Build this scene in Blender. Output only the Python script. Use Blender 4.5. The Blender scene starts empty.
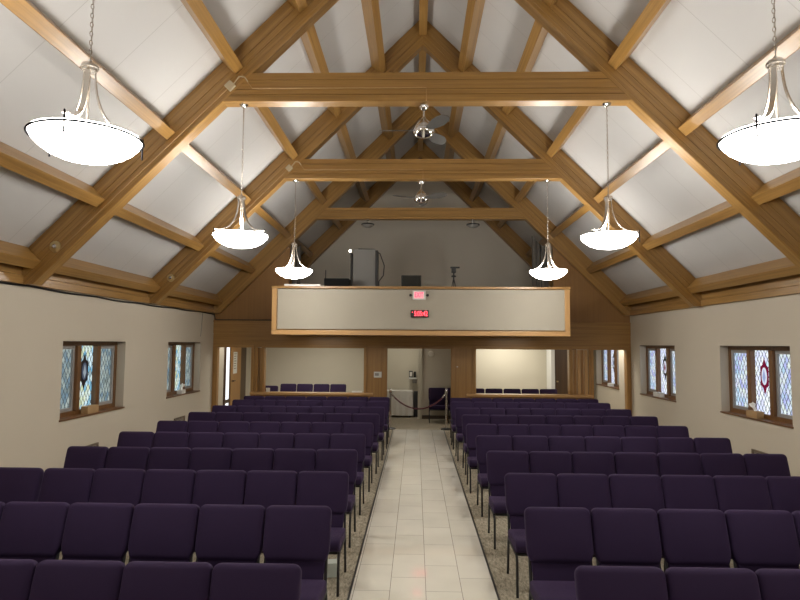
import bpy, bmesh, math, random
from mathutils import Vector, Matrix
random.seed(7)
SC = bpy.context.scene
COL = SC.collection
PI = math.pi

# ------------------------------------------------------------------ helpers
class MB:
    """collects shapes into one bmesh; build() links them as one mesh object"""
    def __init__(self): self.bm = bmesh.new()
    def _merge(self, b):
        me = bpy.data.meshes.new('tmp'); b.to_mesh(me); b.free()
        self.bm.from_mesh(me); bpy.data.meshes.remove(me)
    def box(self, x0, x1, y0, y1, z0, z1, bev=0.0, seg=2, M=None):
        b = bmesh.new(); bmesh.ops.create_cube(b, size=1.0)
        for v in b.verts:
            v.co = Vector((x0 + (v.co.x + .5) * (x1 - x0), y0 + (v.co.y + .5) * (y1 - y0), z0 + (v.co.z + .5) * (z1 - z0)))
        if bev > 0:
            bmesh.ops.bevel(b, geom=list(b.edges), offset=bev, segments=seg, profile=.6, affect='EDGES')
        if M is not None: bmesh.ops.transform(b, matrix=M, verts=b.verts)
        self._merge(b); return self
    def prism(self, poly, a0, a1, axis='Y', bev=0.0, seg=3, M=None):
        """polygon extruded; axis X: poly=(y,z); Y: poly=(x,z); Z: poly=(x,y)"""
        b = bmesh.new()
        def P(p, a):
            return {'X': (a, p[0], p[1]), 'Y': (p[0], a, p[1]), 'Z': (p[0], p[1], a)}[axis]
        lo = [b.verts.new(P(p, a0)) for p in poly]; hi = [b.verts.new(P(p, a1)) for p in poly]
        n = len(poly)
        b.faces.new(lo); b.faces.new(hi[::-1])
        for i in range(n): b.faces.new((lo[i], hi[i], hi[(i + 1) % n], lo[(i + 1) % n]))
        bmesh.ops.recalc_face_normals(b, faces=b.faces)
        if bev > 0:
            capf = [f for f in b.faces if len(f.verts) == n and n > 4] or list(b.faces)[:2]
            ed = set(e for f in capf for e in f.edges)
            bmesh.ops.bevel(b, geom=list(ed), offset=bev, segments=seg, profile=.55, affect='EDGES')
        if M is not None: bmesh.ops.transform(b, matrix=M, verts=b.verts)
        self._merge(b); return self
    def tube(self, pts, r, seg=8, closed=False, caps=True):
        pts = [Vector(p) for p in pts]; n = len(pts); b = bmesh.new(); rings = []
        up = None
        for i, p in enumerate(pts):
            if closed: t = pts[(i + 1) % n] - pts[i - 1]
            else: t = pts[min(i + 1, n - 1)] - pts[max(i - 1, 0)]
            t.normalize()
            if up is None:
                up = Vector((0, 0, 1)) if abs(t.z) < .9 else Vector((1, 0, 0))
            a = t.cross(up); a.normalize(); up = a.cross(t); up.normalize()
            rr = r[i] if isinstance(r, (list, tuple)) else r
            rings.append([b.verts.new(p + a * math.cos(2 * PI * k / seg) * rr + up * math.sin(2 * PI * k / seg) * rr) for k in range(seg)])
        for i in range(n if closed else n - 1):
            A, B = rings[i], rings[(i + 1) % n]
            for k in range(seg): b.faces.new((A[k], A[(k + 1) % seg], B[(k + 1) % seg], B[k]))
        if caps and not closed:
            b.faces.new(rings[0][::-1]); b.faces.new(rings[-1])
        bmesh.ops.recalc_face_normals(b, faces=b.faces)
        self._merge(b); return self
    def lathe(self, prof, c=(0, 0, 0), seg=24, M=None):
        b = bmesh.new(); rings = []
        for r, z in prof:
            if r < 1e-6: rings.append([b.verts.new((0, 0, z))])
            else: rings.append([b.verts.new((r * math.cos(2 * PI * k / seg), r * math.sin(2 * PI * k / seg), z)) for k in range(seg)])
        for A, B in zip(rings, rings[1:]):
            for k in range(seg):
                k2 = (k + 1) % seg
                f = [A[k] if len(A) > 1 else A[0]]
                if len(A) > 1: f.append(A[k2])
                if len(B) > 1: f += [B[k2], B[k]]
                else: f.append(B[0])
                if len(f) >= 3: b.faces.new(f)
        bmesh.ops.recalc_face_normals(b, faces=b.faces)
        T = Matrix.Translation(c)
        if M is not None: T = T @ M
        bmesh.ops.transform(b, matrix=T, verts=b.verts)
        self._merge(b); return self
    def sheet(self, grid, thick=0.0):
        b = bmesh.new()
        V = [[b.verts.new(p) for p in row] for row in grid]
        for i in range(len(V) - 1):
            for j in range(len(V[0]) - 1):
                b.faces.new((V[i][j], V[i][j + 1], V[i + 1][j + 1], V[i + 1][j]))
        bmesh.ops.recalc_face_normals(b, faces=b.faces)
        if thick: bmesh.ops.solidify(b, geom=list(b.faces), thickness=thick)
        self._merge(b); return self
    def cut(self, co, no):
        g = list(self.bm.verts) + list(self.bm.edges) + list(self.bm.faces)
        r = bmesh.ops.bisect_plane(self.bm, geom=g, plane_co=co, plane_no=no, clear_outer=True)
        ed = [e for e in r['geom_cut'] if isinstance(e, bmesh.types.BMEdge)]
        if ed: bmesh.ops.holes_fill(self.bm, edges=ed)
        return self
    def mesh(self, name, mat, smooth=0):
        me = bpy.data.meshes.new(name)
        bmesh.ops.remove_doubles(self.bm, verts=self.bm.verts, dist=1e-6)
        self.bm.to_mesh(me); self.bm.free()
        me.materials.append(mat)
        if smooth:
            me.shade_smooth()
            try: me.set_sharp_from_angle(angle=math.radians(smooth))
            except Exception: pass
        return me
    def build(self, name, mat, parent=None, loc=(0, 0, 0), smooth=0):
        return link(name, self.mesh(name, mat, smooth), parent, loc)

def link(name, me, parent=None, loc=(0, 0, 0)):
    o = bpy.data.objects.new(name, me); COL.objects.link(o); o.location = loc
    if parent: o.parent = parent
    return o
def tag(o, label, cat, group=None):
    o['label'] = label; o['category'] = cat
    if group: o['group'] = group
    return o
def thing(name, label, cat, loc=(0, 0, 0), group=None, rz=0):
    o = bpy.data.objects.new(name, None); COL.objects.link(o); o.location = loc
    o.rotation_euler = (0, 0, rz); o.empty_display_size = .1
    return tag(o, label, cat, group)
def structure(o): o['kind'] = 'structure'; return o
def text(body, size, mat, parent, loc, name='lettering', sx=1.0, bold=0.0):
    c = bpy.data.curves.new(name, 'FONT'); c.body = body; c.size = size; c.align_x = 'CENTER'; c.align_y = 'CENTER'
    c.extrude = .002; c.offset = bold; c.materials.append(mat)
    tmp = bpy.data.objects.new(name, c); COL.objects.link(tmp)
    me = bpy.data.meshes.new_from_object(tmp); bpy.data.objects.remove(tmp); me.name = name
    o = bpy.data.objects.new(name, me); COL.objects.link(o); o.parent = parent; o.location = loc
    o.rotation_euler = (PI / 2, 0, 0); o.scale = (sx, 1, 1)
    return o
KIDS = {}
def dup(root, loc, rz=0.0, label=None, group=None):
    if root not in KIDS: KIDS[root] = [(c, list(c.children)) for c in root.children]
    r = root.copy(); COL.objects.link(r); r.scale = (1, 1, 1); r.location = loc; r.rotation_euler = (0, 0, rz)
    if label: r['label'] = label
    if group: r['group'] = group
    for ch, gs in KIDS[root]:
        c = ch.copy(); COL.objects.link(c); c.parent = r
        for g in gs:
            d = g.copy(); COL.objects.link(d); d.parent = c
    return r

# ------------------------------------------------------------------ materials
def mat(name):
    m = bpy.data.materials.new(name); m.use_nodes = True
    nt = m.node_tree; return m, nt, nt.nodes['Principled BSDF']
def N(nt, t, **kw):
    n = nt.nodes.new(t)
    for k, v in kw.items():
        if k in n.inputs: n.inputs[k].default_value = v
        else: setattr(n, k, v)
    return n
def plain(name, col, rough=.5, metal=0.0, var=0.0, scale=8.0, bump=0.0, bscale=60.0, spec=.5, sheen=0.0):
    m, nt, b = mat(name)
    b.inputs['Roughness'].default_value = rough; b.inputs['Metallic'].default_value = metal
    b.inputs['Specular IOR Level'].default_value = spec
    if sheen:
        b.inputs['Sheen Weight'].default_value = sheen; b.inputs['Sheen Tint'].default_value = (.62, .42, .85, 1); b.inputs['Sheen Roughness'].default_value = .4
    tc = N(nt, 'ShaderNodeTexCoord')
    no = N(nt, 'ShaderNodeTexNoise', Scale=scale, Detail=4.0)
    nt.links.new(tc.outputs['Object'], no.inputs['Vector'])
    r = N(nt, 'ShaderNodeMix', data_type='RGBA')
    r.inputs[6].default_value = (*[c * (1 - var) for c in col], 1); r.inputs[7].default_value = (*[min(1, c * (1 + var)) for c in col], 1)
    nt.links.new(no.outputs['Fac'], r.inputs[0]); nt.links.new(r.outputs[2], b.inputs['Base Color'])
    if bump:
        n2 = N(nt, 'ShaderNodeTexNoise', Scale=bscale, Detail=3.0); bp = N(nt, 'ShaderNodeBump', Strength=bump, Distance=.01)
        nt.links.new(tc.outputs['Object'], n2.inputs['Vector']); nt.links.new(n2.outputs['Fac'], bp.inputs['Height']); nt.links.new(bp.outputs['Normal'], b.inputs['Normal'])
    return m
def wood(name, c0, c1, axis='X', rough=.38, coat=.25):
    """oak: streaks stretched along one local axis"""
    m, nt, b = mat(name); tc = N(nt, 'ShaderNodeTexCoord'); oi = N(nt, 'ShaderNodeObjectInfo')
    add = N(nt, 'ShaderNodeVectorMath', operation='ADD'); mul = N(nt, 'ShaderNodeVectorMath', operation='SCALE')
    comb = N(nt, 'ShaderNodeCombineXYZ')
    for i in range(3): nt.links.new(oi.outputs['Random'], comb.inputs[i])
    nt.links.new(comb.outputs[0], mul.inputs[0]); mul.inputs['Scale'].default_value = 13.0
    nt.links.new(tc.outputs['Object'], add.inputs[0]); nt.links.new(mul.outputs[0], add.inputs[1])
    mp = N(nt, 'ShaderNodeMapping'); s = {'X': (.4, 20, 20), 'Y': (20, .4, 20), 'Z': (20, 20, .4)}[axis]
    mp.inputs['Scale'].default_value = s; nt.links.new(add.outputs[0], mp.inputs['Vector'])
    n1 = N(nt, 'ShaderNodeTexNoise', Scale=1.3, Detail=5.0, Roughness=.62, Distortion=.35)
    nt.links.new(mp.outputs[0], n1.inputs['Vector'])
    n2 = N(nt, 'ShaderNodeTexNoise', Scale=9.0, Detail=3.0, Roughness=.7); nt.links.new(mp.outputs[0], n2.inputs['Vector'])
    mx = N(nt, 'ShaderNodeMath', operation='MULTIPLY_ADD'); nt.links.new(n2.outputs['Fac'], mx.inputs[0]); mx.inputs[1].default_value = .35; nt.links.new(n1.outputs['Fac'], mx.inputs[2])
    cr = N(nt, 'ShaderNodeValToRGB'); e = cr.color_ramp.elements
    e[0].position = .38; e[0].color = (*c0, 1); e[1].position = .95; e[1].color = (*c1, 1)
    nt.links.new(mx.outputs[0], cr.inputs[0]); nt.links.new(cr.outputs[0], b.inputs['Base Color'])
    b.inputs['Roughness'].default_value = rough; b.inputs['Coat Weight'].default_value = coat; b.inputs['Coat Roughness'].default_value = .25
    bp = N(nt, 'ShaderNodeBump', Strength=.08, Distance=.004); nt.links.new(n2.outputs['Fac'], bp.inputs['Height']); nt.links.new(bp.outputs[0], b.inputs['Normal'])
    return m
def emit(name, col, st):
    m = bpy.data.materials.new(name); m.use_nodes = True; nt = m.node_tree
    nt.nodes.remove(nt.nodes['Principled BSDF'])
    e = N(nt, 'ShaderNodeEmission', Strength=st); e.inputs['Color'].default_value = (*col, 1)
    nt.links.new(e.outputs[0], nt.nodes['Material Output'].inputs[0]); return m

OAK = ((.195, .100, .024), (.43, .238, .066))
M = {}
M['oak'] = wood('oak beams', *OAK, 'X')
M['oak_z'] = wood('oak panels upright', (.22, .112, .028), (.42, .225, .066), 'Z', .42)
M['oak_gable'] = wood('oak gable veneer', (.25, .125, .035), (.31, .16, .047), 'Z', .45)
M['oak_xw'] = wood('oak boards level', (.22, .115, .029), (.42, .228, .068), 'X', .42)
M['oak_y'] = wood('oak boards along hall', *OAK, 'Y')
M['oak_light'] = wood('pale oak frame', (.40, .22, .08), (.56, .33, .13), 'X', .4)
M['oak_light_z'] = wood('pale oak frame upright', (.40, .22, .08), (.56, .33, .13), 'Z', .4)
M['oak_door'] = wood('oak door', (.27, .13, .03), (.45, .24, .075), 'Z', .4)
M['dark_wood'] = wood('dark brown wood', (.045, .022, .009), (.10, .052, .02), 'Z', .45)
M['window_wood'] = wood('brown window wood', (.10, .042, .011), (.20, .092, .027), 'Z', .4)
M['sill_wood'] = wood('brown window sill wood', (.10, .042, .014), (.20, .09, .03), 'Y', .4)
M['wall'] = plain('beige wall paint', (.56, .505, .41), .75, var=.03, scale=1.5, bump=.06, bscale=180)
M['cream'] = plain('cream wall paint', (.56, .52, .42), .75, var=.03, scale=1.5, bump=.05, bscale=180)
M['loft_wall'] = plain('grey loft wall paint', (.66, .62, .54), .8, var=.03, scale=1.2)
M['panel'] = plain('balcony panel plaster', (.385, .352, .285), .8, var=.03, scale=3, bump=.08, bscale=90)
M['fabric'] = plain('dark purple upholstery', (.0215, .0112, .0365), .85, var=.14, scale=240, bump=.25, bscale=420, spec=.18, sheen=.10)
M['fabric_seat'] = plain('dark purple seat upholstery', (.0215, .0112, .0365), .85, var=.14, scale=240, bump=.25, bscale=420, spec=.18, sheen=.10)
M['black_metal'] = plain('black powder coated steel', (.010, .009, .010), .42, var=.05)
M['black'] = plain('black plastic', (.012, .012, .013), .45, var=.05)
M['nickel'] = plain('brushed nickel', (.62, .58, .53), .25, 1.0, var=.05, scale=40)
M['chrome'] = plain('chrome', (.75, .75, .76), .08, 1.0)
M['blade'] = plain('grey fan blade', (.10, .098, .092), .5, var=.05)
M['dark_metal'] = plain('dark pewter', (.004, .0036, .0046), .8, 0.0, var=.05, spec=.05)
M['brass'] = plain('pale brass', (.55, .42, .22), .32, .8, var=.05)
M['beige_plastic'] = plain('beige plastic', (.50, .42, .28), .5, var=.03)
M['raceway'] = plain('tan cable raceway', (.42, .25, .10), .5, var=.03)
M['white_plastic'] = plain('white plastic', (.72, .72, .69), .4, var=.02)
M['grey_metal'] = plain('grey painted cabinet', (.30, .29, .28), .5, var=.03)
M['cabinet'] = plain('dull grey cabinet paint', (.20, .195, .185), .6, var=.03)
M['grey_fold'] = plain('grey folding panel', (.10, .092, .08), .7, var=.05)
M['cardboard'] = plain('kraft card', (.42, .27, .13), .7, var=.06)
M['tissue'] = plain('white tissue', (.80, .80, .78), .8, var=.03)
M['pale_card'] = plain('pale green card', (.55, .60, .55), .6, var=.08, scale=20)
M['cloth'] = plain('white table linen', (.66, .645, .60), .85, var=.04, scale=25)
M['rope'] = plain('dark red velvet rope', (.075, .008, .010), .7, var=.2, scale=60, sheen=.3)
M['grille'] = plain('brown grey wall grille', (.16, .125, .085), .55, var=.05)
M['paper'] = plain('printed paper', (.66, .65, .60), .7, var=.10, scale=30)
M['dark_trim'] = plain('dark metal edge strip', (.02, .018, .016), .5, var=.05)
M['baseboard'] = plain('dark brown baseboard', (.06, .035, .02), .5, var=.1)
M['matte_black'] = plain('matte black laminate', (.015, .015, .015), .85, var=.05, spec=.1)
M['screen'] = plain('dark screen glass', (.012, .014, .014), .15, var=.05)
M['lamp_glass'] = emit('glowing white lamp glass', (1.0, .96, .89), 34.0)
M['red_glow'] = emit('red lit letters', (1.0, .03, .07), 3.0)
M['red_face'] = emit('pink lit sign face', (1.0, .50, .50), .75)
M['red_digit'] = emit('red lit digits', (1.0, .06, .08), 5.0)
M['bulb'] = emit('small lit bulb', (1.0, .93, .85), 25.0)
M['daylight'] = emit('daylight in sidelight glass', (.93, .97, 1.0), 1.3)
M['frosted'] = plain('unlit frosted glass', (.30, .29, .27), .35, var=.03)
M['lead'] = plain('dark leaded outline', (.012, .010, .016), .5)
M['medal_red'] = emit('deep red glass', (.30, .015, .06), .5)
M['medal_pale'] = emit('pale glass', (.75, .80, .92), .8)
M['medal_dull'] = emit('dull pale glass', (.45, .52, .58), .55)
M['medal_blue'] = emit('soft blue glass', (.40, .48, .80), .7)
M['medal_grey'] = emit('smoky glass', (.10, .12, .17), .6)

def deck_material():
    m, nt, b = mat('off white roof panels'); b.inputs['Roughness'].default_value = .8
    tc = N(nt, 'ShaderNodeTexCoord'); sp = N(nt, 'ShaderNodeSeparateXYZ'); nt.links.new(tc.outputs['Object'], sp.inputs[0])
    a = N(nt, 'ShaderNodeMath', operation='MULTIPLY_ADD'); a.inputs[1].default_value = 1 / 1.0; a.inputs[2].default_value = .37
    nt.links.new(sp.outputs['Y'], a.inputs[0])
    f = N(nt, 'ShaderNodeMath', operation='FRACT'); nt.links.new(a.outputs[0], f.inputs[0])
    l = N(nt, 'ShaderNodeMath', operation='LESS_THAN'); l.inputs[1].default_value = .008; nt.links.new(f.outputs[0], l.inputs[0])
    no = N(nt, 'ShaderNodeTexNoise', Scale=.8, Detail=3.0); nt.links.new(tc.outputs['Object'], no.inputs['Vector'])
    r = N(nt, 'ShaderNodeMix', data_type='RGBA'); r.inputs[6].default_value = (.53, .524, .515, 1); r.inputs[7].default_value = (.58, .574, .565, 1)
    nt.links.new(no.outputs['Fac'], r.inputs[0])
    r2 = N(nt, 'ShaderNodeMix', data_type='RGBA'); r2.inputs[7].default_value = (.42, .412, .40, 1)
    nt.links.new(l.outputs[0], r2.inputs[0]); nt.links.new(r.outputs[2], r2.inputs[6]); nt.links.new(r2.outputs[2], b.inputs['Base Color'])
    return m
M['deck'] = deck_material()

def carpet_material():
    m, nt, b = mat('tan flecked carpet'); b.inputs['Roughness'].default_value = .95; b.inputs['Specular IOR Level'].default_value = .1
    tc = N(nt, 'ShaderNodeTexCoord'); mp = N(nt, 'ShaderNodeMapping'); mp.inputs['Rotation'].default_value = (0, 0, .5); mp.inputs['Scale'].default_value = (3.2, 1, 1)
    nt.links.new(tc.outputs['Object'], mp.inputs[0])
    n1 = N(nt, 'ShaderNodeTexNoise', Scale=14.0, Detail=5.0, Roughness=.75, Distortion=.6); nt.links.new(mp.outputs[0], n1.inputs['Vector'])
    n2 = N(nt, 'ShaderNodeTexNoise', Scale=170.0, Detail=2.0); nt.links.new(tc.outputs['Object'], n2.inputs['Vector'])
    mx = N(nt, 'ShaderNodeMath', operation='MULTIPLY_ADD'); mx.inputs[1].default_value = .5; nt.links.new(n2.outputs['Fac'], mx.inputs[0]); nt.links.new(n1.outputs['Fac'], mx.inputs[2])
    cr = N(nt, 'ShaderNodeValToRGB'); e = cr.color_ramp.elements
    e[0].position = .55; e[0].color = (.14, .118, .08, 1); e[1].position = .98; e[1].color = (.56, .50, .39, 1)
    nt.links.new(mx.outputs[0], cr.inputs[0]); nt.links.new(cr.outputs[0], b.inputs['Base Color'])
    bp = N(nt, 'ShaderNodeBump', Strength=.5, Distance=.01); nt.links.new(n2.outputs['Fac'], bp.inputs['Height']); nt.links.new(bp.outputs[0], b.inputs['Normal'])
    return m
M['carpet'] = carpet_material()

def tile_material():
    m, nt, b = mat('glossy cream floor tile')
    tc = N(nt, 'ShaderNodeTexCoord'); mp = N(nt, 'ShaderNodeMapping'); mp.inputs['Rotation'].default_value = (0, 0, PI / 2); mp.inputs['Location'].default_value = (.19, .6325, 0)
    nt.links.new(tc.outputs['Object'], mp.inputs[0])
    br = N(nt, 'ShaderNodeTexBrick', Scale=1.0); br.offset = .5; br.inputs['Brick Width'].default_value = .61; br.inputs['Row Height'].default_value = .3075
    br.inputs['Mortar Size'].default_value = .0022; br.inputs['Mortar Smooth'].default_value = .1
    br.inputs['Color1'].default_value = (.73, .70, .61, 1); br.inputs['Color2'].default_value = (.69, .66, .57, 1); br.inputs['Mortar'].default_value = (.20, .18, .145, 1)
    nt.links.new(mp.outputs[0], br.inputs['Vector'])
    no = N(nt, 'ShaderNodeTexNoise', Scale=2.2, Detail=4.0); nt.links.new(tc.outputs['Object'], no.inputs['Vector'])
    r = N(nt, 'ShaderNodeMix', data_type='RGBA', blend_type='MULTIPLY'); r.inputs[0].default_value = .25
    cr = N(nt, 'ShaderNodeValToRGB'); cr.color_ramp.elements[0].position = .35; cr.color_ramp.elements[0].color = (.75, .75, .75, 1); cr.color_ramp.elements[1].position = .65
    nt.links.new(no.outputs['Fac'], cr.inputs[0]); nt.links.new(br.outputs['Color'], r.inputs[6]); nt.links.new(cr.outputs[0], r.inputs[7])
    nt.links.new(r.outputs[2], b.inputs['Base Color']); b.inputs['Roughness'].default_value = .04
    b.inputs['Specular IOR Level'].default_value = .5
    return m
M['tile'] = tile_material()

def stained(name, stops, st):
    """leaded diamond quarries, each with its own pale tint, lit by the day outside"""
    m = bpy.data.materials.new(name); m.use_nodes = True; nt = m.node_tree; nt.nodes.remove(nt.nodes['Principled BSDF'])
    tc = N(nt, 'ShaderNodeTexCoord'); sp = N(nt, 'ShaderNodeSeparateXYZ'); nt.links.new(tc.outputs['Object'], sp.inputs[0])
    def mth(op, a, b_=None, c=None):
        n = N(nt, 'ShaderNodeMath', operation=op)
        for i, x in enumerate((a, b_, c)):
            if x is None: continue
            if isinstance(x, (int, float)): n.inputs[i].default_value = x
            else: nt.links.new(x, n.inputs[i])
        return n.outputs[0]
    y = mth('MULTIPLY', sp.outputs['Y'], 10.5); z = mth('MULTIPLY', sp.outputs['Z'], 6.2)
    u = mth('ADD', y, z); v = mth('SUBTRACT', y, z)
    fu = mth('FRACT', mth('ADD', u, 100.0)); fv = mth('FRACT', mth('ADD', v, 100.0))
    cu = mth('FLOOR', mth('ADD', u, 100.0)); cv = mth('FLOOR', mth('ADD', v, 100.0))
    cb = N(nt, 'ShaderNodeCombineXYZ'); nt.links.new(cu, cb.inputs[0]); nt.links.new(cv, cb.inputs[1])
    wn = N(nt, 'ShaderNodeTexWhiteNoise', noise_dimensions='3D'); nt.links.new(cb.outputs[0], wn.inputs['Vector'])
    n1 = N(nt, 'ShaderNodeTexNoise', Scale=3.5, Detail=2.0); nt.links.new(tc.outputs['Object'], n1.inputs['Vector'])
    k = mth('ADD', mth('MULTIPLY', wn.outputs['Value'], .45), mth('MULTIPLY', n1.outputs['Fac'], .6))
    cr = N(nt, 'ShaderNodeValToRGB'); el = cr.color_ramp.elements
    while len(el) < len(stops): el.new(.5)
    for i, c in enumerate(stops): el[i].position = .18 + .68 * i / (len(stops) - 1); el[i].color = (*c, 1)
    nt.links.new(k, cr.inputs[0])
    e1 = mth('MINIMUM', mth('MINIMUM', fu, mth('SUBTRACT', 1.0, fu)), mth('MINIMUM', fv, mth('SUBTRACT', 1.0, fv)))
    ld = mth('LESS_THAN', e1, .075)
    mx = N(nt, 'ShaderNodeMix', data_type='RGBA'); nt.links.new(ld, mx.inputs[0]); nt.links.new(cr.outputs[0], mx.inputs[6]); mx.inputs[7].default_value = (.05, .06, .07, 1)
    e = N(nt, 'ShaderNodeEmission', Strength=st); nt.links.new(mx.outputs[2], e.inputs['Color'])
    gl = N(nt, 'ShaderNodeBsdfGlossy', Roughness=.2); gl.inputs['Color'].default_value = (.05, .05, .05, 1)
    ad = N(nt, 'ShaderNodeAddShader'); nt.links.new(e.outputs[0], ad.inputs[0]); nt.links.new(gl.outputs[0], ad.inputs[1])
    nt.links.new(ad.outputs[0], nt.nodes['Material Output'].inputs[0]); return m
M['glass_dim'] = stained('grey blue leaded glass', [(.12, .13, .12), (.22, .28, .27), (.16, .26, .34), (.38, .46, .44), (.30, .36, .34), (.62, .72, .70)], .8)
M['glass_mid'] = stained('teal leaded glass', [(.16, .24, .26), (.36, .48, .52), (.14, .40, .58), (.62, .76, .80), (.54, .60, .34), (.80, .88, .88)], 1.0)
M['glass_bright'] = stained('pale blue leaded glass', [(.30, .48, .78), (.46, .66, .80), (.42, .44, .80), (.60, .76, .84), (.66, .70, .86), (.70, .80, .74), (.78, .86, .95)], .95)
M['glass_white'] = stained('white leaded glass', [(.45, .70, .88), (.70, .80, .90), (.60, .62, .90), (.78, .84, .92), (.82, .88, .86), (.92, .96, 1.0)], 1.05)

# ------------------------------------------------------------------ dimensions
HW = 5.45            # half width of the hall
ZW = 2.88            # top of side walls
YB = 16.0            # panelled end wall
YR = 19.6            # far wall behind the loft
YF = -4.0            # wall behind the viewpoint
TR = 8.65            # rafter top: z = TR - |x|
DK = 8.75            # deck underside
WIN = [(9.12, 11.12), (13.06, 15.05), (17.0, 19.0)]
WINR = [(9.25, 11.35), (13.3, 15.35), (16.95, 19.0)]
ZS, ZH = .93, 2.12

# ------------------------------------------------------------------ shell
structure(MB().box(-5.8, 5.8, YF - .3, YR + .3, -.12, 0).build('floor', M['carpet']))
AX0, AX1 = -.652, .577
structure(MB().box(AX0, AX1, -3.5, 15.25, 0, .006).build('floor_aisle', M['tile']))
structure(MB().box(AX0 - .018, AX0, -3.5, 15.25, 0, .009).build('trim_1', M['dark_trim']))
structure(MB().box(AX1, AX1 + .018, -3.5, 15.25, 0, .009).build('trim_2', M['dark_trim']))

def side_wall(s, wins, name):
    mb = MB(); a, b = s * HW, s * (HW + .32); x0, x1 = min(a, b), max(a, b)
    cuts = sorted(wins); y = YF
    for (ya, yb) in cuts:
        mb.box(x0, x1, y, ya, 0, ZW); mb.box(x0, x1, ya, yb, 0, ZS); mb.box(x0, x1, ya, yb, ZH, ZW); y = yb
    mb.box(x0, x1, y, YR + .3, 0, ZW)
    return structure(mb.build(name, M['wall']))
side_wall(-1, WIN[:2], 'wall_left'); side_wall(1, WINR, 'wall_right')
structure(MB().box(-HW - .3, HW + .3, YF - .3, YF, 0, 9).build('wall_front', M['wall']))
structure(MB().prism([(-HW - .3, 0), (HW + .3, 0), (HW + .3, 3.2), (0, 9.0), (-HW - .3, 3.2)], YR, YR + .3, 'Y').build('wall_rear', M['loft_wall']))
structure(MB().box(-HW, HW, YR - .05, YR, 0, 2.5).build('wall_narthex', M['cream']))
def deck(s, name):
    mb = MB().prism([(0, DK), (s * 6.0, DK - 6.0), (s * 6.0, DK - 5.8), (0, DK + .2)], YF - .3, YR + .3, 'Y')
    return structure(mb.build(name, M['deck']))
deck(-1, 'ceiling_left'); deck(1, 'ceiling_right')
structure(MB().box(-HW, HW, 16.1, YR - .05, 2.5, 2.62).build('ceiling_narthex', M['cream']))

# wall plates under the eaves
for s, nm, nm2 in ((-1, 'trim_3', 'trim_4'), (1, 'trim_5', 'trim_6')):
    mb = MB(); a, b = sorted((s * (HW - .055), s * HW)); mb.box(a, b, YF, 15.98, ZW, ZW + .115, .004)
    structure(mb.build(nm, M['oak_y']))
    mb = MB(); a, b = sorted((s * (HW - .03), s * (HW + .3))); mb.box(a, b, YF, 15.98, ZW + .123, ZW + .30, .004)
    structure(mb.build(nm2, M['oak_y']))

# ------------------------------------------------------------------ roof trusses
def mirror_profile(side): return side + [(-y, z) for (y, z) in reversed(side)]
W = .105
raf_side = [(.075, .085), (.075, 0), (W, 0), (W, -.105), (W - .007, -.110), (W, -.115), (W, -.200), (W - .007, -.205), (W, -.210), (W, -.290), (W - .005, -.295), (W, -.30), (W, -.346), (W - .008, -.354)]
def rafter_mesh():
    mb = MB().prism(mirror_profile(raf_side), -.5, 8.4, 'X')
    c = math.sqrt(.5)
    # world X = (s + z)*c, world Z - TR = (z - s)*c for local (s, z)
    mb.cut((0, 0, 0), (-1, 0, -1)); mb.cut((0, 0, 0), (-1, 0, -1)) if False else None
    mb.cut((HW / c, 0, 0), (1, 0, 1))
    mb.cut(((TR - ZW) / c, 0, 0), (1, 0, -1))
    return mb.mesh('rafter', M['oak'])
RAF = rafter_mesh()
def tie_mesh(depth):
    w = W - .004
    side = [(w, depth), (w, depth * .76), (w - .018, depth * .75), (w, depth * .74), (w, depth * .44), (w - .016, depth * .43), (w, depth * .42), (w, depth * .255), (w - .014, depth * .24), (w, depth * .225), (w + .0, .008), (w - .008, 0)]
    L = 2.95 - .0
    mb = MB().prism(mirror_profile(side), -L, L, 'X')
    for s in (-1, 1): mb.cut((s * (TR - .3 - 5.39), 0, 0), (s, 0, 1))
    return mb.mesh('collar_tie', M['oak'])
TIE = tie_mesh(.40); TIE3 = tie_mesh(.30)
TY = [4.2, 8.14, 12.03, 15.95, YR - .14, .25]
names = ['just above the viewpoint', 'nearest in view, carrying the fan with a near twin lamp pair', 'second from the front, carrying the smaller looking fan', 'set in the panelled end wall over the loft opening', 'against the grey rear wall of the loft']
tl = ['honey oak roof truss overhead in front of the nearest tie beam',
      'honey oak roof truss with the nearest tie beam and ceiling fan',
      'honey oak roof truss whose tie beam carries the farther ceiling fan',
      'honey oak roof truss spanning the loft opening above the cream balcony front',
      'shaded oak rafter pair against the grey rear wall of the loft', 'added unseen honey oak roof truss behind the viewpoint, holding the added lamps']  # last truss is unseen, added to carry the extra lamps
for i, y in enumerate(TY):
    t = thing('roof_truss', tl[i], 'roof truss', (0, y, 0), 'roof trusses')
    for s in (1, -1):
        r = link('rafter', RAF, t, (0, 0, TR)); r.rotation_euler = (0, PI / 4, 0 if s > 0 else PI)
    if i != 4:
        link('collar_tie', TIE3 if i == 3 else TIE, t, (0, 0, 5.39))

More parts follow.
